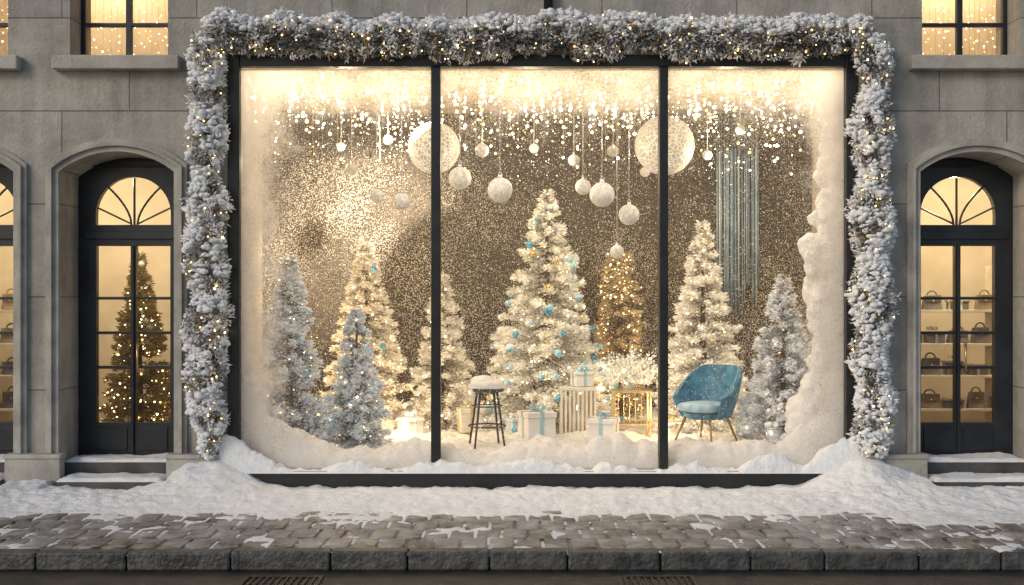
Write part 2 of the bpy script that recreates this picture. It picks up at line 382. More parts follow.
for a,b in doors:
    cx=(a+b)/2; a2=a+.002;b2=b-.002
    sp=[arch(a2,b2,0.272,3.178,3.377)]
    for s in (-1,1):
        for z0,z1 in [(.62,1.18),(1.21,1.54),(1.57,1.90),(1.93,2.46)]:
            xs=sorted((cx+s*.028,cx+s*.385)); sp.append(rect(xs[0],xs[1],z0,z1))
    sp.append(arch(cx-.39,cx+.39,2.68,2.79,3.18,24))
    shape('door_leaf_frame',sp,0.50,0.58,M['navy'],B,0.006)
    mb=MB()
    for sg in (-1,1):
        pr=None
        for i in range(9):
            t=i/8; q=(cx+sg*(.03+.27*t**1.5),.54,2.68+.42*t**.85)
            if pr: mb.cyl(pr,q,.013,.013,6)
            pr=q
        mb.cyl((cx+sg*.03,.54,2.69),(cx+sg*.38,.54,2.86),.011,.011,6)
    mb.cyl((cx,.54,2.68),(cx,.54,3.17),.014,.014,6)
    mb.box(cx-.50,cx+.50,0.47,0.499,2.53,2.61); mb.box(cx-.53,cx+.53,.46,.499,3.28,3.295)
    mb.box(cx-.36,cx-.06,.485,.4995,.33,.57); mb.box(cx+.06,cx+.36,.485,.4995,.33,.57)
    mb.box(cx-.012,cx+.012,.47,.4992,.29,2.46)
    mb.build('door_trim',[M['navy']],B,bevel=0.005)
    mb=MB(); mb.cyl((cx+.06,.44,1.15),(cx+.06,.44,1.45),.012,.012,8); mb.cyl((cx+.06,.5,1.18),(cx+.06,.44,1.18),.008,.008,6); mb.cyl((cx+.06,.5,1.42),(cx+.06,.44,1.42),.008,.008,6)
    mb.build('door_handle',[M['brass']],B,True)
    mb=MB(); mb.add([(a,.545,.3),(b,.545,.3),(b,.545,3.3),(a,.545,3.3)],[(0,1,2,3)]); mb.build('door_glass',[M['glass']],B)
    mb=MB(); mb.box(a+.003,b-.003,0.10,.6,.0,.268); mb.box(a+.052,b-.052,-.26,.099,-.02,.125)
    mb.build('door_steps',[M['darkstone']],B,bevel=0.012)
for a,b in ups:
    cx=(a+b)/2; sp=[rect(a+.002,b-.002,4.332,6.198)]
    for s in (-1,1):
        for z0,z1 in [(4.38,4.70),(4.74,5.3),(5.34,6.1)]:
            xs=sorted((cx+s*.03,cx+s*.44)); sp.append(rect(xs[0],xs[1],z0,z1))
    shape('upper_window_frame',sp,0.30,0.36,M['navy'],B,0.006)
    mb=MB(); mb.add([(a,.33,4.34),(b,.33,4.34),(b,.33,6.19),(a,.33,6.19)],[(0,1,2,3)]); mb.build('upper_window_glass',[M['glass']],B)
mb=MB(); mb.cyl((.36,-.08,4.68),(.36,-.08,7.0),.045,.045,14)
for z in (4.9,6.2): mb.cyl((.36,-.08,z),(.36,-.08,z+.06),.055,.055,14); mb.box(.34,.38,-.06,0,z,z+.04)
mb.build('drainpipe',[M['black']],None,True)

# ------------------------------------------------------------ ground
mb=MB(); mb.box(-80,80,-120,80,-0.6,-0.15)
road=mb.build('road',[M['asphalt']])
mb=MB(); mb.box(-14,14,-2.70,0.6,-0.149,-0.014); mb.build('pavement_bed',[M['slab']])
V=[];F=[];C=[]
sw,sd=0.215,0.36; y=-2.705; row=0
while y<-0.02:
    x=-7.5+(row%2)*sw*.5
    while x<7.7:
        g=.013; gy=.006; h=rng.normal()*.003; t=rng.normal()*.0025
        o=len(V); b=.009
        x0,x1,y0,y1=x+g,x+sw-g,y+gy,y+sd-gy
        V+=[(x0,y0,-.03),(x1,y0,-.03),(x1,y1,-.03),(x0,y1,-.03),(x0,y0,h-.006),(x1,y0,h-.006+t),(x1,y1,h-.006+t),(x0,y1,h-.006),
            (x0+b,y0+b,h),(x1-b,y0+b,h+t),(x1-b,y1-b,h+t),(x0+b,y1-b,h)]
        for i in range(4):
            j=(i+1)%4; F.append((o+i,o+j,o+4+j,o+4+i)); F.append((o+4+i,o+4+j,o+8+j,o+8+i))
        F.append((o+8,o+9,o+10,o+11))
        k=rng.uniform(.5,1.5); w=rng.uniform(-.01,.02)
        C+=[(.092*k+w,.080*k+w*.6,.072*k+w*.2)]*12
        x+=sw
    y+=sd; row+=1
o=raw('pavement',np.array(V),np.array(F),[M['slab']]); setcol(o.data,np.array(C))
mb=MB(); x=-9.3
while x<9.5:
    l=random.uniform(.55,.8)
    mb.box(x+.005,x+l-.005,-2.85+random.uniform(-.004,.004),-2.71,-.149,-.002+rng.normal()*.003); x+=l
mb.build('kerb',[M['kerb']],bevel=0.018)
def grate(x0,x1,y0,y1):
    mb=MB(); z=-.146
    mb.box(x0,x1,y0,y0+.03,z-.02,z+.012);mb.box(x0,x1,y1-.03,y1,z-.02,z+.012);mb.box(x0,x0+.03,y0+.03,y1-.03,z-.02,z+.012);mb.box(x1-.03,x1,y0+.03,y1-.03,z-.02,z+.012)
    x=x0+.055
    while x<x1-.05: mb.box(x,x+.022,y0+.03,y1-.03,z-.02,z+.008); x+=.05
    mb.build('drain_grate',[M['iron']],bevel=.003)
grate(-1.98,-1.40,-3.5,-3.05); grate(.82,1.35,-3.5,-3.05); grate(-4.9,-4.2,-3.45,-3.1)

def fb(x,y,s,o=5): return mn.fractal(Vector((x*s,y*s,3.1)),0.9,2.0,o)
def sst(a,b,x):
    t=max(0,min(1,(x-a)/(b-a))); return t*t*(3-2*t)
def heightfield(name,x0,x1,y0,y1,nx,ny,fn,mat,parent=None):
    xs=np.linspace(x0,x1,nx);ys=np.linspace(y0,y1,ny)
    V=np.array([(x,y,fn(x,y)) for y in ys for x in xs])
    ii,jj=np.meshgrid(np.arange(nx-1),np.arange(ny-1)); a=(jj*nx+ii).ravel()
    F=np.stack([a,a+1,a+nx+1,a+nx],1)
    return raw(name,V,F,[mat],parent,True)
def outsnow(x,y):
    t=-y
    e=math.exp(-((x+3.0)/.42)**2)+math.exp(-((x-3.5)/.44)**2)
    mid=sst(-2.9,-2.3,x)*sst(3.3,2.8,x) if x>0 else sst(-2.9,-2.3,x)
    base=(.075-.055*mid)*math.exp(-((t-.15)/.55)**2)+.05*math.exp(-((t-.75)/.35)**2)+.047*(1-sst(.6,1.85+.45*fb(x,0,.9,3),t))
    h=base+.24*e*math.exp(-(t/.45)**2)
    h+=.026*fb(x,y,2.2,6)+.020*fb(x+9,y,7,5)*(1-sst(.8,1.8,t)*.6)
    h-=.017
    h+=.012*sst(2.6,4.2,x)
    if t>2.5: h-=.01*sst(2.5,2.85,t)
    for a,b in doors:
        if a-.02<x<b+.02:
            if t<.25: h=-.05
            else: h-=.05*(1-sst(.25,.65,t))
    return max(h,-.06)
heightfield('snow_drift',-7.5,7.7,-2.84,-.004,900,190,outsnow,M['snow'])
def pad(name,x0,x1,y0,y1,z,h,seed,edge=.05):
    def f(x,y):
        d=min(x-x0,x1-x,y-y0,y1-y); e=max(0,min(1,d/edge))
        return z-.004+ (math.sqrt(e))*(h*(.75+.5*fb(x+seed,y,3,4)))
    nx=max(12,int((x1-x0)/.02)); return heightfield(name,x0,x1,y0,y1,nx,max(8,int((y1-y0)/.02)),f,M['snow'],S)
S=empty('ledge_snow')
for i,(a,b) in enumerate(doors[:3]):
    pad('step_snow',a+.06,b-.06,-.265,.095,.125,.055,i*3+1); pad('step_snow',a+.01,b-.01,.095,.49,.268,.05,i*3+2)
def ledge(x,y):
    d=min(y+.15,.045-y); e=max(0,min(1,d/.05))
    w=.08+.15*fb(x,0,1.3,3)+.05*fb(x,y,6,4)
    w+=.32*math.exp(-((x+2.84)/.30)**2)+.32*math.exp(-((x-3.42)/.32)**2)
    return .2+math.sqrt(e)*max(w,.02)-.014
heightfield('window_ledge_snow',-2.9,3.5,-.151,.046,460,20,ledge,M['snow'],S)
D_=empty('display_snow')
def insnow(x,y):
    if y<.07: return .19
    h=.29+.08*fb(x,y,1.3,5)+.06*abs(fb(x,y,4,4))
    h+=.12*math.exp(-((y-.30)/.30)**2)*(1+1.2*fb(x,4,1.5,3))
    h+=.16*sst(2.7,3.9,y)
    h+=.34*math.exp(-((x+2.8)/.5)**2)*math.exp(-(y/.9)**2)+.40*math.exp(-((x-3.4)/.5)**2)*math.exp(-(y/.9)**2)
    return .19+(h-.19)*min(1,.45+.55*math.sqrt(max(0,(y-.07)/.10))) if y<.17 else h
heightfield('floor_snow',-3.32,3.99,.61,3.99,320,150,insnow,M['cotton'],D_)
heightfield('window_snow',WX0+.01,WX1-.01,.065,.62,300,44,insnow,M['cotton'],D_)
def billow(name,pts,rad):
    mb=MB()
    for p,r in zip(pts,rad): mb.ball(p,(r,r*.6,r*.95),0,2)
    o=mb.build(name,[M['cotton']],D_)
    m=o.modifiers.new('r','REMESH'); m.mode='VOXEL'; m.voxel_size=.020; m.use_smooth_shade=True
    m2=o.modifiers.new('s','SMOOTH'); m2.iterations=5
    tx=bpy.data.textures.new(name,'CLOUDS'); tx.noise_scale=.12; tx.noise_depth=3
    m3=o.modifiers.new('d','DISPLACE'); m3.texture=tx; m3.strength=.08; m3.texture_coords='GLOBAL'
    return o
pts=[];rad=[]
z=.3
while z<4.15:
    w=.15+.20*math.exp(-((z-2.2)/.55)**2)+.26*math.exp(-((z-.6)/.6)**2)+.08*math.exp(-((z-4.1)/.25)**2)
    for k in range(6):
        r=random.uniform(.04,.11)+w*.16; pts.append((3.42-random.uniform(0,w)*1.1-.02,.30+random.uniform(-.06,.1),z+random.uniform(-.06,.06))); rad.append(r)
    z+=.10
billow('side_snow',pts,rad)
pts=[];rad=[]; z=.3
while z<4.15:
    w=.05+.18*math.exp(-((z-.4)/.5)**2)
    for k in range(3):
        pts.append((-2.82+random.uniform(0,w)+.0,.34+random.uniform(-.08,.1),z)); rad.append(random.uniform(.05,.10)+w*.3)
    z+=.11
billow('side_snow',pts,rad)

# ------------------------------------------------------------ trees
def conifer(name,x,y,z,h,r,dark,light,n,blight=120,gold=.4,ornaments=None,leaf=(.052,.024),power=.85,snowy=.92,bulb_r=.011,mat='leafc_glow'):
    E=empty(name,(x,y,z))
    mb=MB(); mb.cyl((0,0,-.1),(0,0,h*.96),.05*h/2,.006,10)
    nb=int(120*h)
    U=np.sort(rng.uniform(.02,.99,nb)); tiers=max(8,int(h*6.5)); U=np.where(rng.random(nb)<.35,(np.floor(U*tiers)+.5+rng.normal(size=nb)*.18)/tiers,U); U=np.clip(U,.02,.99)
    A=rng.uniform(0,2*math.pi,nb)
    Rr=r*(1-U)**power*rng.uniform(.76,1.12,nb)+.02
    droop=-.12-.28*(1-U)+rng.normal(size=nb)*.06
    for i in range(0,nb,2):
        e=(Rr[i]*.9*math.cos(A[i]),Rr[i]*.9*math.sin(A[i]),h*U[i]+Rr[i]*.9*droop[i])
        mb.cyl((0,0,h*U[i]),e,.008,.003,4)
    mb.build('trunk',[M['bark']],E)
    w=(Rr+.03)**1.25; w/=w.sum(); bi=rng.choice(nb,n,p=w)
    s=rng.uniform(.10,1,n)**.55
    ca,sa=np.cos(A[bi]),np.sin(A[bi]); rr=Rr[bi]*s
    side=rng.normal(size=n)*.20*Rr[bi]*(1.15-s)+rng.normal(size=n)*.014
    P=np.stack([rr*ca-side*sa,rr*sa+side*ca,h*U[bi]+rr*droop[bi]+.10*Rr[bi]*s*s+rng.normal(size=n)*.018-np.abs(side)*.25],1)
    sd=np.sign(rng.normal(size=n))*rng.uniform(.2,1.1,n)
    D=np.stack([ca-sd*sa,sa+sd*ca,rng.normal(size=n)*.45+.12],1)
    Ln=rng.uniform(.6,1.4,n)*leaf[0]; W=rng.uniform(.6,1.4,n)*leaf[1]
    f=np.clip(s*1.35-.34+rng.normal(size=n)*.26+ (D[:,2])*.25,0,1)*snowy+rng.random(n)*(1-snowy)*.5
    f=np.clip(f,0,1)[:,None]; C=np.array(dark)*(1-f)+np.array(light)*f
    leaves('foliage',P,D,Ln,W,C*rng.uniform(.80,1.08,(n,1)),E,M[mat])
    k=int(n/30); idx=rng.choice(n,k); idx=idx[s[idx]>.45]
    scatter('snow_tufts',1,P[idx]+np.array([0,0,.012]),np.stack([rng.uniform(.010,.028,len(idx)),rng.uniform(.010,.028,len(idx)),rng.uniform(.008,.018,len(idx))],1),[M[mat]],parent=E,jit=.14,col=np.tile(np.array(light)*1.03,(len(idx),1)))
    idx=rng.choice(np.where(s>.6)[0],blight)
    Pb=P[idx]*np.array([1.04,1.04,1])
    scatter('lights',1,Pb,rng.uniform(.4,1.25,blight)*bulb_r,[M['bulb'],M['bulbg']],(rng.random(blight)<gold).astype(int),E)
    if ornaments:
        q=ornaments[2] if len(ornaments)>2 else 1
        idx=rng.choice(np.where((s>.8))[0],ornaments[0]); Po=P[idx]*np.array([1.09,1.09,1])
        scatter('baubles',2,Po,rng.uniform(.018,.040,len(idx))*q,ornaments[1],rng.integers(0,len(ornaments[1]),len(idx)),E)
    return E
M['bblue']=mat_noise('blue_bauble',(.03,.26,.46),(.06,.38,.60),5,.15,0,10,metal=.1,coat=1)
M['bteal']=mat_noise('ice_bauble',(.22,.55,.74),(.38,.68,.84),5,.2,0,10,metal=.1,coat=1)
M['bwhite']=mat_noise('pearl_bauble',(.78,.77,.75),(.88,.87,.86),5,.25,0,60,coat=.5)
M['bgold']=mat_noise('gold_bauble',(.7,.45,.15),(.85,.6,.25),5,.22,0,60,metal=.9)
ORN=[M['bblue'],M['bteal'],M['bwhite'],M['bblue'],M['bgold'],M['bteal']]
cold_d=(.10,.12,.135); cold_l=(.88,.90,.92)
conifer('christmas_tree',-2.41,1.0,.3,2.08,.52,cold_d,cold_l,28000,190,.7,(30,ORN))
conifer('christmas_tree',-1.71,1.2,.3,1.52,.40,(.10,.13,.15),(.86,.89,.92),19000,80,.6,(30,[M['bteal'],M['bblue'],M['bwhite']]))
conifer('christmas_tree',-1.80,2.8,.32,2.32,.64,(.34,.29,.22),(.88,.83,.74),24000,320,.45,(20,ORN),mat='leafw_glow')
conifer('christmas_tree',-.86,3.0,.34,1.87,.52,(.38,.34,.27),(.91,.88,.82),19000,160,.3,None,mat='leafw_glow')
conifer('christmas_tree',.435,2.9,.33,2.92,.92,(.36,.33,.28),(.93,.91,.86),52000,440,.35,(260,ORN,1.25),mat='leafw_glow')
conifer('christmas_tree',1.39,3.45,.36,2.12,.34,(.18,.13,.06),(.56,.46,.30),15000,440,.6,None,(.045,.02),power=.22,mat='leafg_glow')
conifer('christmas_tree',2.32,2.6,.33,2.52,.64,(.34,.31,.26),(.93,.91,.87),31000,260,.35,(20,[M['bwhite'],M['bgold']]),mat='leafw_glow')
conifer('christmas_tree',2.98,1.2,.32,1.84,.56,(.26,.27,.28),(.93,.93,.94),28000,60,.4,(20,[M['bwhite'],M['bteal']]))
conifer('christmas_tree',-4.22,1.6,.27,2.14,.48,(.06,.05,.015),(.26,.20,.09),20000,480,.6,(50,[M['bgold'],M['bwhite']]),snowy=.5,mat='leafg_glow')

# ------------------------------------------------------------ garland
G=empty('garland')
def path_pts(n):
    a=4.15;b=6.56;tot=a*2+b; t=rng.uniform(0,tot,n); P=np.zeros((n,3)); T=np.zeros((n,3)); rad=np.zeros(n)
    for i,q in enumerate(t):
        if q<a: P[i]=(-3.01,-.16,.35+q); T[i]=(0,0,1); rad[i]=.162
        elif q<a+b: P[i]=(-3.01+(q-a),-.18,4.49+.02*math.sin((q-a)*2.1)); T[i]=(1,0,0); rad[i]=.182
        else: P[i]=(3.55,-.16,4.5-(q-a-b)); T[i]=(0,0,-1); rad[i]=.162
        rad[i]*=1+.50*mn.noise(Vector((P[i][0]*3.8,P[i][2]*3.8,1)))
        P[i]+=np.array([mn.noise(Vector((q*2.2,0,0))),0,mn.noise(Vector((q*2.2,5,0)))])*.07
        if q<.3: rad[i]*=.55+q*1.5
        if tot-q<.3: rad[i]*=.55+(tot-q)*1.5
    return P,T,rad
def radial(T,n):
    d=rng.normal(size=(n,3)); d-=T*(d*T).sum(1,keepdims=True); return d/np.linalg.norm(d,axis=1,keepdims=True)
n=50000; P,T,rad=path_pts(n); d=radial(T,n)
s=rng.uniform(.25,1,n)**.5
cl=np.array([mn.noise(Vector((p[0]*8+dd[0]*2,p[2]*8+dd[2]*2,dd[1]*2))) for p,dd in zip(P,d)])
PP=P+d*(rad*s*(1+.42*cl))[:,None]; PP[:,1]=np.minimum(PP[:,1],-.012)
D=d+rng.normal(size=(n,3))*.7+T*rng.choice([-.6,.6],(n,1))
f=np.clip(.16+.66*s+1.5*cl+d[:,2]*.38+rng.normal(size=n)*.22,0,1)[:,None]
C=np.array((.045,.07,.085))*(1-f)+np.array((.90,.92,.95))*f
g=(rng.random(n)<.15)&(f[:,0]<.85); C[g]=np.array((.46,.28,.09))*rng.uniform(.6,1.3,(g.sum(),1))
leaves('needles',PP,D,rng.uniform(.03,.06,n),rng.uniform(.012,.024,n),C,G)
k=8600; P,T,rad=path_pts(k); d=radial(T,k)
top=(T[:,0]>.5); d[top,2]=np.abs(d[top,2])*1.3+.15; d/=np.linalg.norm(d,axis=1,keepdims=True)
side=~top; d[side,1]=-np.abs(d[side,1])
den=np.array([mn.noise(Vector((p[0]*5+dd[0],p[2]*5+dd[2],7))) for p,dd in zip(P,d)])
keep=(den>-.06)|(top&(d[:,2]>.5)); P,T,rad,d=P[keep],T[keep],rad[keep],d[keep]; k=len(P)
PP=P+d*(rad*rng.uniform(.8,1.12,k))[:,None]; PP[:,1]=np.minimum(PP[:,1],-.02)
sc=rng.uniform(.4,1.4,k)
scatter('snow_clumps',1,PP,np.stack([rng.uniform(.02,.042,k)*sc,rng.uniform(.02,.04,k)*sc,rng.uniform(.014,.03,k)*sc],1),[M['snow']],parent=G,jit=.16)
k=400; P,T,rad=path_pts(k); d=radial(T,k); d[:,1]=-np.abs(d[:,1]); d/=np.linalg.norm(d,axis=1,keepdims=True)
PP=P+d*(rad*rng.uniform(.9,1.12,k))[:,None]
scatter('lights',1,PP,rng.uniform(.004,.011,k),[M['bulb'],M['bulbg']],(rng.random(k)<.8).astype(int),G)

# ------------------------------------------------------------ fairy lights on ceiling
FL=empty('fairy_lights')
mb=MB(); P=[];S_=[]
for i in range(600):
    x=random.uniform(-3.1,3.8); y=random.uniform(.7,3.8); z=4.355
    L_=random.choice([random.uniform(.03,.2),random.uniform(.1,.45),random.uniform(.2,.85)])
    if random.random()<.35: mb.cyl((x,y,z),(x,y,z-L_),.0015,.0015,3)
    for k in range(random.choice([1,2,3])):
        P.append((x+random.uniform(-.01,.01),y,z-L_*(1-k*.3))); S_.append(random.choice([random.uniform(.005,.012),random.uniform(.010,.023)]))
mb.build('wires',[M['brass']],FL)
scatter('bulbs',1,P,S_,[M['bulb'],M['bulbg']],(rng.random(len(P))<.35).astype(int),FL)
k=7500
P=np.stack([rng.uniform(-3.2,3.9,k),rng.uniform(.8,3.95,k),.5+3.7*rng.uniform(0,1,k)**.8],1)
m,nt,out=new_mat('glitter_flake'); dd=N(nt,'ShaderNodeBsdfDiffuse'); dd.inputs[0].default_value=(.9,.86,.78,1); nt.links.new(dd.outputs[0],out.inputs[0]); M['flake']=m
scatter('hanging_snowflakes',1,P,rng.uniform(.003,.007,k),[M['flake']])

M['glitball']=mat_noise('glitter_white',(.60,.58,.55),(.90,.90,.89),30,.5,.9,120,dist=.02)
def bauble(px_x,z,r,y):
    E=empty('hanging_bauble',(px_x,y,z)); mb=MB()
    mb.ball((0,0,0),r,0,3); mb.build('ball',[M['glitball']],E,True)
    mb=MB(); mb.cyl((0,0,r*.95),(0,0,r*1.22),r*.2,r*.16,10); mb.torus((0,0,r*1.3),r*.12,r*.03,0,12,5,Matrix.Rotation(R(90),3,'X'))
    mb.cyl((0,0,r*1.3),(0,0,4.356-z),.004,.004,5); mb.build('cap_and_string',[M['silver']],E,True)
for x,z,r,y in [(-1.87,3.42,.070,2.0),(-1.53,3.07,.079,1.6),(-1.23,2.99,.095,1.4),(-.59,3.27,.130,1.6),(-.345,3.61,.080,1.8),(-.133,3.11,.139,1.3),(.734,3.54,.071,2.2),(.817,3.19,.092,1.8),
                (.998,3.06,.139,1.3),(1.212,3.67,.072,2.4),(1.316,2.85,.118,1.5),(1.225,2.45,.082,2.0),(2.31,3.60,.059,2.2),(-2.08,3.75,.055,2.6),(2.70,3.90,.059,2.2),(-1.47,3.78,.059,2.2),(.268,3.73,.061,2.6),(1.64,3.46,.062,2.8)]:
    bauble(x,z,r,y)
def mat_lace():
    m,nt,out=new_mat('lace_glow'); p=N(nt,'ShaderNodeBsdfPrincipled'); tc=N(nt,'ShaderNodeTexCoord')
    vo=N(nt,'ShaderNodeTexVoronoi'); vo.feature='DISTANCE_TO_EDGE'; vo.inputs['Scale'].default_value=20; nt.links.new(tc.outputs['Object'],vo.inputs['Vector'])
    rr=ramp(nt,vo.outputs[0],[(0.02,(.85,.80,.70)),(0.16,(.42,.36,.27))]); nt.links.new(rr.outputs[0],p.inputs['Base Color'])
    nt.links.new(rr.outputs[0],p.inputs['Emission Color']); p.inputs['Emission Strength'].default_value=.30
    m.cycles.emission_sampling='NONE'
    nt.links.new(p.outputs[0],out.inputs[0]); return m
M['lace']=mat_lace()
def lace(x,y,z,r):
    E=empty('lace_globe',(x,y,z))
    v,f=ICO[4]; mb=MB(); mb.add(v*r,f); o=mb.build('lace_shell',[M['bwhite']],E)
    w=o.modifiers.new('w','WIREFRAME'); w.thickness=.004; w.use_even_offset=False
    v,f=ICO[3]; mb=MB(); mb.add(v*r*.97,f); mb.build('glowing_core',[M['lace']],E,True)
    mb=MB(); mb.cyl((0,0,r),(0,0,4.356-z),.004,.004,5); mb.build('string',[M['silver']],E)
lace(-.91,2.0,3.66,.30); lace(1.78,2.0,3.69,.345)

# ------------------------------------------------------------ hanging ribbon curtain
M['curtain']=mat_noise('blue_satin',(.14,.24,.36),(.32,.46,.60),3,.3,.1,60)
M['curtain2']=mat_noise('silver_satin',(.4,.46,.52),(.6,.65,.70),3,.3,.1,60)
mb=MB()
for i in range(19):
    x=2.70+i*.030+random.uniform(-.006,.006); t=4.355; zt=3.9-random.uniform(0,.15); zb=1.70+random.uniform(0,.4)
    y=3.80+random.uniform(-.04,.04); w=random.uniform(.008,.017)
    mb.cyl((x,y,t),(x,y,zt),.003,.003,5,0); mb.cyl((x,y,zt),(x+random.uniform(-.01,.01),y,zb),w,w*.8,8,int(i%4==1))
mb.build('curtain',[M['curtain'],M['curtain2']],None,True)

# ------------------------------------------------------------ furniture
def snowcap(mb,c,rx,ry,rz,mi,seed):
    v,f=ICO[3]; vs=[]
    for q in v:
        n_=1+.22*mn.noise(Vector(q)*2.2+Vector((seed,0,0))); z=q[2]*rz*n_
        if q[2]<0: z*=.25
        vs.append((c[0]+q[0]*rx*n_,c[1]+q[1]*ry*n_,c[2]+z))
    mb.add(vs,f,mi)
E=empty('bar_stool',(-.275,1.2,.31))
mb=MB(); mb.cyl((0,0,.575),(0,0,.620),.185,.195,32); mb.build('seat',[M['black']],E,bevel=.012)
mb=MB()
for i in range(4):
    t=R(45+90*i+12); mb.cyl((.13*math.cos(t),.13*math.sin(t),.59),(.235*math.cos(t),.235*math.sin(t),-.03),.015,.011,10)
mb.build('legs',[M['black']],E,True)
mb=MB(); mb.torus((0,0,.20),.205,.009); mb.torus((0,0,.42),.165,.007); mb.build('footrest',[M['black']],E,True)
mb=MB(); snowcap(mb,(0,0,.625),.215,.20,.09,0,2); snowcap(mb,(-.04,.0,.65),.15,.15,.10,0,5); snowcap(mb,(.09,-.05,.64),.09,.1,.07,0,8); mb.build('snow_cap',[M['cotton']],E,True)

E=empty('armchair',(2.15,1.3,.31)); E.rotation_euler=(0,0,R(-46)); E.scale=(.90,.90,1)
na,nz=41,10; V=[]
for i in range(na):
    a=R(-118+236*i/(na-1)); c=math.cos(a); k=sst(-.55,.85,c)
    top=.52+.33*k
    for j in range(nz):
        u=j/(nz-1); z=.30+(top-.30)*u; q=.76+.28*math.sin(u*math.pi*.5)+.04*u
        V.append((math.sin(a)*.345*q,(c*.33*q)+(.05*u*k),z))
F=[(i*nz+j,(i+1)*nz+j,(i+1)*nz+j+1,i*nz+j+1) for i in range(na-1) for j in range(nz-1)]
o=raw('backrest_shell',np.array(V),np.array(F),[M['velvet']],E,True)
m=o.modifiers.new('s','SOLIDIFY'); m.thickness=.055; m.offset=-1; m=o.modifiers.new('b','BEVEL'); m.width=.02; m.segments=3; m.limit_method='ANGLE'; m.angle_limit=R(50)
m=o.modifiers.new('ss','SUBSURF'); m.levels=1; m.render_levels=1
mb=MB(); v,f=ICO[3]; mb.add([(np.sign(q[0])*abs(q[0])**.7*.28,np.sign(q[1])*abs(q[1])**.7*.30-.05,.40+np.sign(q[2])*abs(q[2])**.6*.06) for q in v],f); mb.build('seat_cushion',[M['seat']],E,True)
mb=MB(); mb.cyl((0,-.02,.27),(0,-.02,.34),.22,.27,32); mb.build('seat_base',[M['velvet']],E,bevel=.01)
mb=MB()
for sx_,sy_ in [(-1,-1),(1,-1),(1,1),(-1,1)]: mb.cyl((sx_*.18,sy_*.17,.29),(sx_*.30,sy_*.28,-.04),.020,.009,10)
mb.build('legs',[M['wood']],E,True)
mb=MB()
for i in range(na-1):
    a_=V[i*nz+nz-1]; b_=V[(i+1)*nz+nz-1]; mb.cyl(a_,b_,.005,.005,6)
mb.build('piping',[M['seat']],E,True)

def gift(name,x,y,z,w,h,boxm,ribm,rot=.2,bow=True):
    E=empty(name,(x,y,z)); E.rotation_euler=(0,0,rot); w2=w/2
    mb=MB(); mb.box(-w2,w2,-w2,w2,0,h*.8); mb.build('box',[boxm],E,bevel=.006)
    mb=MB(); l=w2+.012; mb.box(-l,l,-l,l,h*.8+.001,h); mb.build('lid',[boxm],E,bevel=.008)
    mb=MB(); r=w*.07; e=.005
    mb.box(-r,r,-w2-e,w2+e,-.001,h*.8-.002); mb.box(-w2-e,w2+e,-r,r,-.001,h*.8-.003)
    mb.box(-r,r,-l-e,l+e,h*.8,h+.004); mb.box(-l-e,l+e,-r,r,h*.8-.001,h+.005); mb.build('ribbon',[ribm],E)
    if bow:
        mb=MB()
        for i in range(6):
            t=2*math.pi*i/6+.3; d=Vector((math.cos(t),math.sin(t),0)); tilt=Matrix.Rotation(t,3,'Z')@Matrix.Rotation(R(90),3,'X')@Matrix.Diagonal((1.0,.62,2.2))
            mb.torus(Vector((0,0,h+.045))+d*w*.16,w*.13,w*.022,0,16,6,tilt)
        mb.ball((0,0,h+.05),w*.07)
        mb.build('bow',[ribm],E,True)
    return E
gift('gift_box',.28,1.6,.31,.33,.32,M['white'],M['ribbon'],.35)
gift('gift_box',1.03,1.5,.30,.29,.26,M['white'],M['ribbon'],-.3)
gift('gift_box',.83,2.25,.865,.22,.17,M['white'],M['ribbon'],.3)
gift('gift_box',-3.9,1.25,.27,.24,.2,M['white'],M['gold'],.3); gift('gift_box',-4.55,1.3,.27,.2,.16,M['gold'],M['white'],.1)
gift('gift_box',.05,2.25,.31,.2,.17,M['paleblue'],M['white'],.5)
gift('gift_box',-.50,2.3,.32,.26,.28,M['creamwood'],M['gold'],.2); gift('gift_box',1.85,2.0,.3,.2,.16,M['white'],M['gold'],.5)
gift('gift_box',-1.2,2.2,.31,.22,.18,M['white'],M['paleblue'],.7); gift('gift_box',2.62,1.75,.3,.2,.16,M['white'],M['ribbon'],.2)
def lantern(x,y,z,w,h,nb,mat):
    E=empty('lantern',(x,y,z)); w2=w/2; mb=MB()
    mb.box(-w2,w2,-w2,w2,0,.03); mb.box(-w2,w2,-w2,w2,h-.03,h)
    for i in range(nb):
        t=-w2+.014+(w-.028)*i/(nb-1)
        for q in (-w2+.012,w2-.012):
            mb.box(t-.013,t+.013,q-.009,q+.009,.03,h-.03)
            if 0<i<nb-1: mb.box(q-.0085,q+.0085,t-.013,t+.013,.03,h-.03)
    mb.build('frame',[mat],E,bevel=.002)
    mb=MB(); mb.cyl((0,0,.03),(0,0,h*.5),w*.2,w*.2,16); mb.build('candle',[M['white']],E,True)
    mb=MB(); mb.ball((0,0,h*.5+.035),(.012,.012,.03)); mb.build('flame',[M['bulb']],E,True)
lantern(.775,2.2,.30,.42,.56,9,M['creamwood'])
E=empty('side_table',(1.41,2.2,.30)); mb=MB(); mb.box(-.23,.23,-.18,.18,.50,.53)
for a_ in (-.21,.21):
    for b_ in (-.16,.16): mb.box(a_-.012,a_+.012,b_-.012,b_+.012,-.02,.498)
mb.box(-.215,.215,-.17,.17,.12,.14)
for t in np.linspace(-.17,.17,6): mb.cyl((t,-.16,.14),(t,-.16,.5),.005,.005,6)
mb.build('frame',[M['gold']],E,bevel=.003)
E=empty('flower_arrangement',(1.38,2.2,.83)); mb=MB(); mb.cyl((0,0,0),(0,0,.13),.07,.10,20); mb.build('bowl',[M['bwhite']],E,True)
n=3200; d=rng.normal(size=(n,3)); d[:,2]=np.abs(d[:,2])*.7; d/=np.linalg.norm(d,axis=1,keepdims=True)
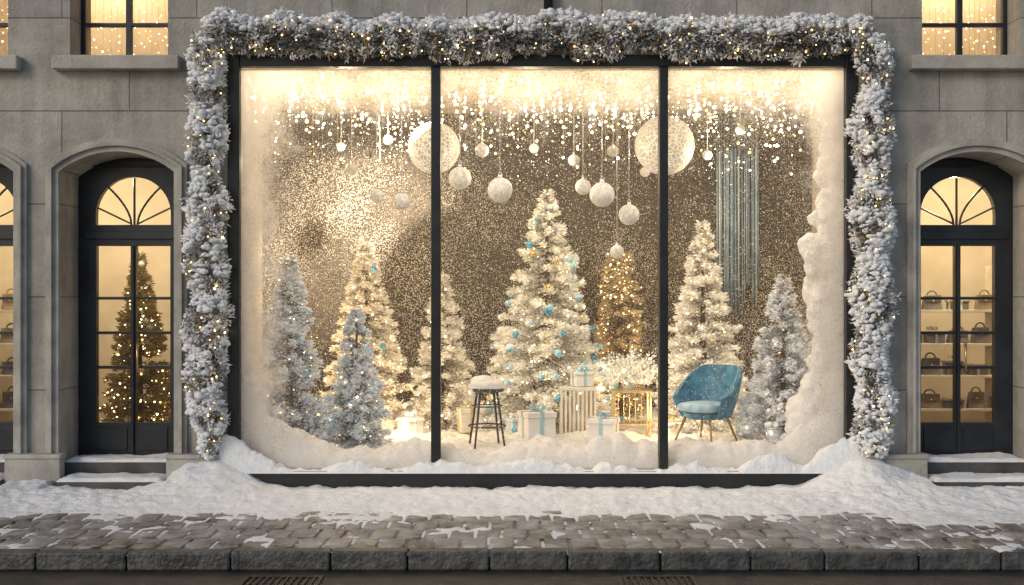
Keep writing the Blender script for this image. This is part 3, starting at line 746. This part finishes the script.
cn=np.array([mn.noise(Vector(q)*3.5) for q in d]); s=rng.uniform(.3,1,n)**.5*(1+.9*cn)
P=d*s[:,None]*np.array([.32,.2,.31])+np.array([0,0,.08]); cc=np.where(rng.random((n,1))<.82,np.array([[.92,.90,.85]]),np.array([[.34,.38,.28]]))
leaves('blossoms',P,d+rng.normal(size=(n,3))*.8,rng.uniform(.02,.06,n),rng.uniform(.015,.03,n),cc,E,M['leafc_glow'])
idx=rng.choice(n,60); scatter('berries',1,P[idx]*1.05,rng.uniform(.006,.012,60),[M['bulb'],M['bwhite']],rng.integers(0,2,60),E)
E=empty('silver_pail',(2.80,.85,.36)); mb=MB(); mb.cyl((0,0,0),(0,0,.17),.07,.095,24); mb.torus((0,0,.17),.095,.006); mb.build('bucket',[M['silver']],E,True)
mb=MB()
for i in range(14): mb.ball((random.uniform(-.06,.06),random.uniform(-.06,.06),.18+random.uniform(0,.03)),random.uniform(.02,.035))
mb.build('baubles_fill',[M['bwhite']],E,True)

# ------------------------------------------------------------ shelves with bags and boxes
M['leather1']=mat_noise('grey_leather',(.12,.11,.11),(.24,.22,.21),10,.4,.3,80); M['leather2']=mat_noise('taupe_leather',(.22,.17,.12),(.36,.29,.22),10,.4,.3,80)
def bag(x,y,z,w,h,mat):
    E=empty('handbag',(x,y,z)); d=w*.22; mb=MB()
    mb.add([(-w/2,-d,0),(w/2,-d,0),(w/2,d,0),(-w/2,d,0),(-w*.42,-d*.5,h),(w*.42,-d*.5,h),(w*.42,d*.5,h),(-w*.42,d*.5,h)],[(0,3,2,1),(4,5,6,7),(0,1,5,4),(1,2,6,5),(2,3,7,6),(3,0,4,7)])
    mb.box(-w*.43,w*.43,-d*1.02,-d*.55,h*.55,h*1.02); mb.build('body',[mat],E,bevel=.015)
    mb=MB(); vs=[]
    for i in range(10):
        t=math.pi*i/9; vs.append((math.cos(t)*w*.25,0,h+math.sin(t)*h*.3))
    for p,q in zip(vs,vs[1:]): mb.cyl(p,q,.009,.009,6)
    mb.build('handle',[mat],E,True); mb=MB(); mb.ball((0,-d*1.05,h*.62),.014); mb.build('clasp',[M['gold']],E,True)
def shelf(x0,x1,zs,y0=1.55,y1=1.9):
    E=empty('display_shelf'); mb=MB()
    for z in zs: mb.box(x0,x1,y0,y1,z-.03,z)
    for x in (x0-.02,(x0+x1)/2,x1): mb.box(x,x+.025,y0+.002,y1,.27,zs[-1]+.5)
    mb.build('boards',[M['creamwood']],E,bevel=.004)
    for z in zs:
        x=x0+.14
        while x<x1-.1:
            q=random.random()
            if q<.4: bag(x,(y0+y1)/2-.06,z,random.uniform(.19,.26),random.uniform(.14,.19),random.choice([M['leather1'],M['leather2']]))
            elif q<.95: gift('gift_box',x,(y0+y1)/2-.04,z+.002,random.uniform(.16,.22),random.uniform(.10,.18),random.choice([M['leather1'],M['leather2'],M['silver'],M['leather1']]),random.choice([M['white'],M['silver'],M['gold']]),random.uniform(-.2,.2),random.random()<.4)
            x+=random.uniform(.25,.30)
shelf(4.35,6.6,[.66,1.04,1.40,1.78]); shelf(-6.9,-5.2,[.66,1.04,1.40,1.78])

E=empty('light_curtain'); P=[];mb=MB()
for x0,x1 in ((-6.8,-3.3),(4.0,7.4)):
    x=x0
    while x<x1:
        mb.cyl((x,1.2,4.3),(x,1.2,6.3),.002,.002,3)
        z=4.35
        while z<6.3: P.append((x+random.uniform(-.03,.03),1.2+random.uniform(-.05,.05),z)); z+=random.uniform(.04,.16)
        x+=random.uniform(.05,.10)
mb.build('wires',[M['brass']],E); scatter('bulbs',1,P,rng.uniform(.003,.010,len(P)),[M['bulb'],M['bulbg']],(rng.random(len(P))<.5).astype(int),E)

# ------------------------------------------------------------ lights
def lamp(kind,name,loc,e,c,r=.05,**kw):
    l=bpy.data.lights.new(name,kind); l.energy=e; l.color=c
    if kind in('POINT','SPOT'): l.shadow_soft_size=r
    for k,v in kw.items(): setattr(l,k,v)
    o=bpy.data.objects.new(name,l); o.location=loc; COL.objects.link(o); return o
W1=(1,.80,.54); W2=(1,.68,.36)
for x,y,e in [(-2.0,2.2,50),(.2,2.0,50),(2.5,2.0,50)]:
    lamp('POINT','added_fairy_fill',(x,y,3.5),e,W1,.03)  # points added to carry the fairy lights' output; no pendants hang here
o=lamp('AREA','added_strip_fill',(.305,.34,4.325),84,(1,.85,.64)); o.data.shape='RECTANGLE'; o.data.size=5.9; o.data.size_y=.10  # unseen strip behind the top frame, added to light window snow and tree fronts
for x,y,z,e in [(-2.85,1.7,.75,22),(-1.3,1.9,.65,24),(1.15,2.9,.9,13),(1.75,1.8,.6,14),(-2.3,2.3,1.5,16)]:
    lamp('POINT','added_low_fill',(x,y,z),e,W2,.02)  # points added for low golden glow among the trees; no candles stand there
o=lamp('SPOT','wall_spot',(-1.0,1.5,4.2),2100,(1,.86,.66),.04,spot_size=R(56),spot_blend=1.0)
o.rotation_euler=(Vector((-1.9,4.0,2.75))-o.location).to_track_quat('-Z','Y').to_euler()
for x,y,z,e in [(-4.4,1.0,3.2,64),(-5.9,1.2,3.2,40),(4.8,1.0,3.2,72),(6.4,1.2,3.2,35)]:
    lamp('POINT','shop_light',(x,y,z),e,(1,.80,.52),.05)
for x,z in [(-4.6,6.1),(5.0,6.1)]:
    lamp('POINT','room_light',(x,1.7,z),85,(1,.78,.48),.06)
sun=lamp('SUN','sun',(0,0,10),1.25,(1,.86,.68)); sun.data.angle=R(20)
el=R(26)
dirv=Vector((-math.sin(R(46))*math.cos(el),-math.cos(R(46))*math.cos(el),math.sin(el)))
sun.rotation_euler=(-dirv).to_track_quat('-Z','Y').to_euler()
w=bpy.data.worlds.new('World'); scene.world=w; w.use_nodes=True; nt=w.node_tree
bg=nt.nodes['Background']; sk=nt.nodes.new('ShaderNodeTexSky'); sk.sky_type='NISHITA'; sk.sun_disc=False
sk.sun_elevation=R(26); sk.sun_rotation=R(226); nt.links.new(sk.outputs[0],bg.inputs[0]); bg.inputs[1].default_value=.11

cam=bpy.data.cameras.new('cam'); co=bpy.data.objects.new('camera',cam); COL.objects.link(co)
co.location=(0,-12,1.975); co.rotation_euler=(R(90),0,0); cam.lens=42.19; cam.sensor_width=36; cam.clip_end=500
scene.camera=co
scene.view_settings.view_transform='Standard'; scene.view_settings.look='None'; scene.view_settings.exposure=0
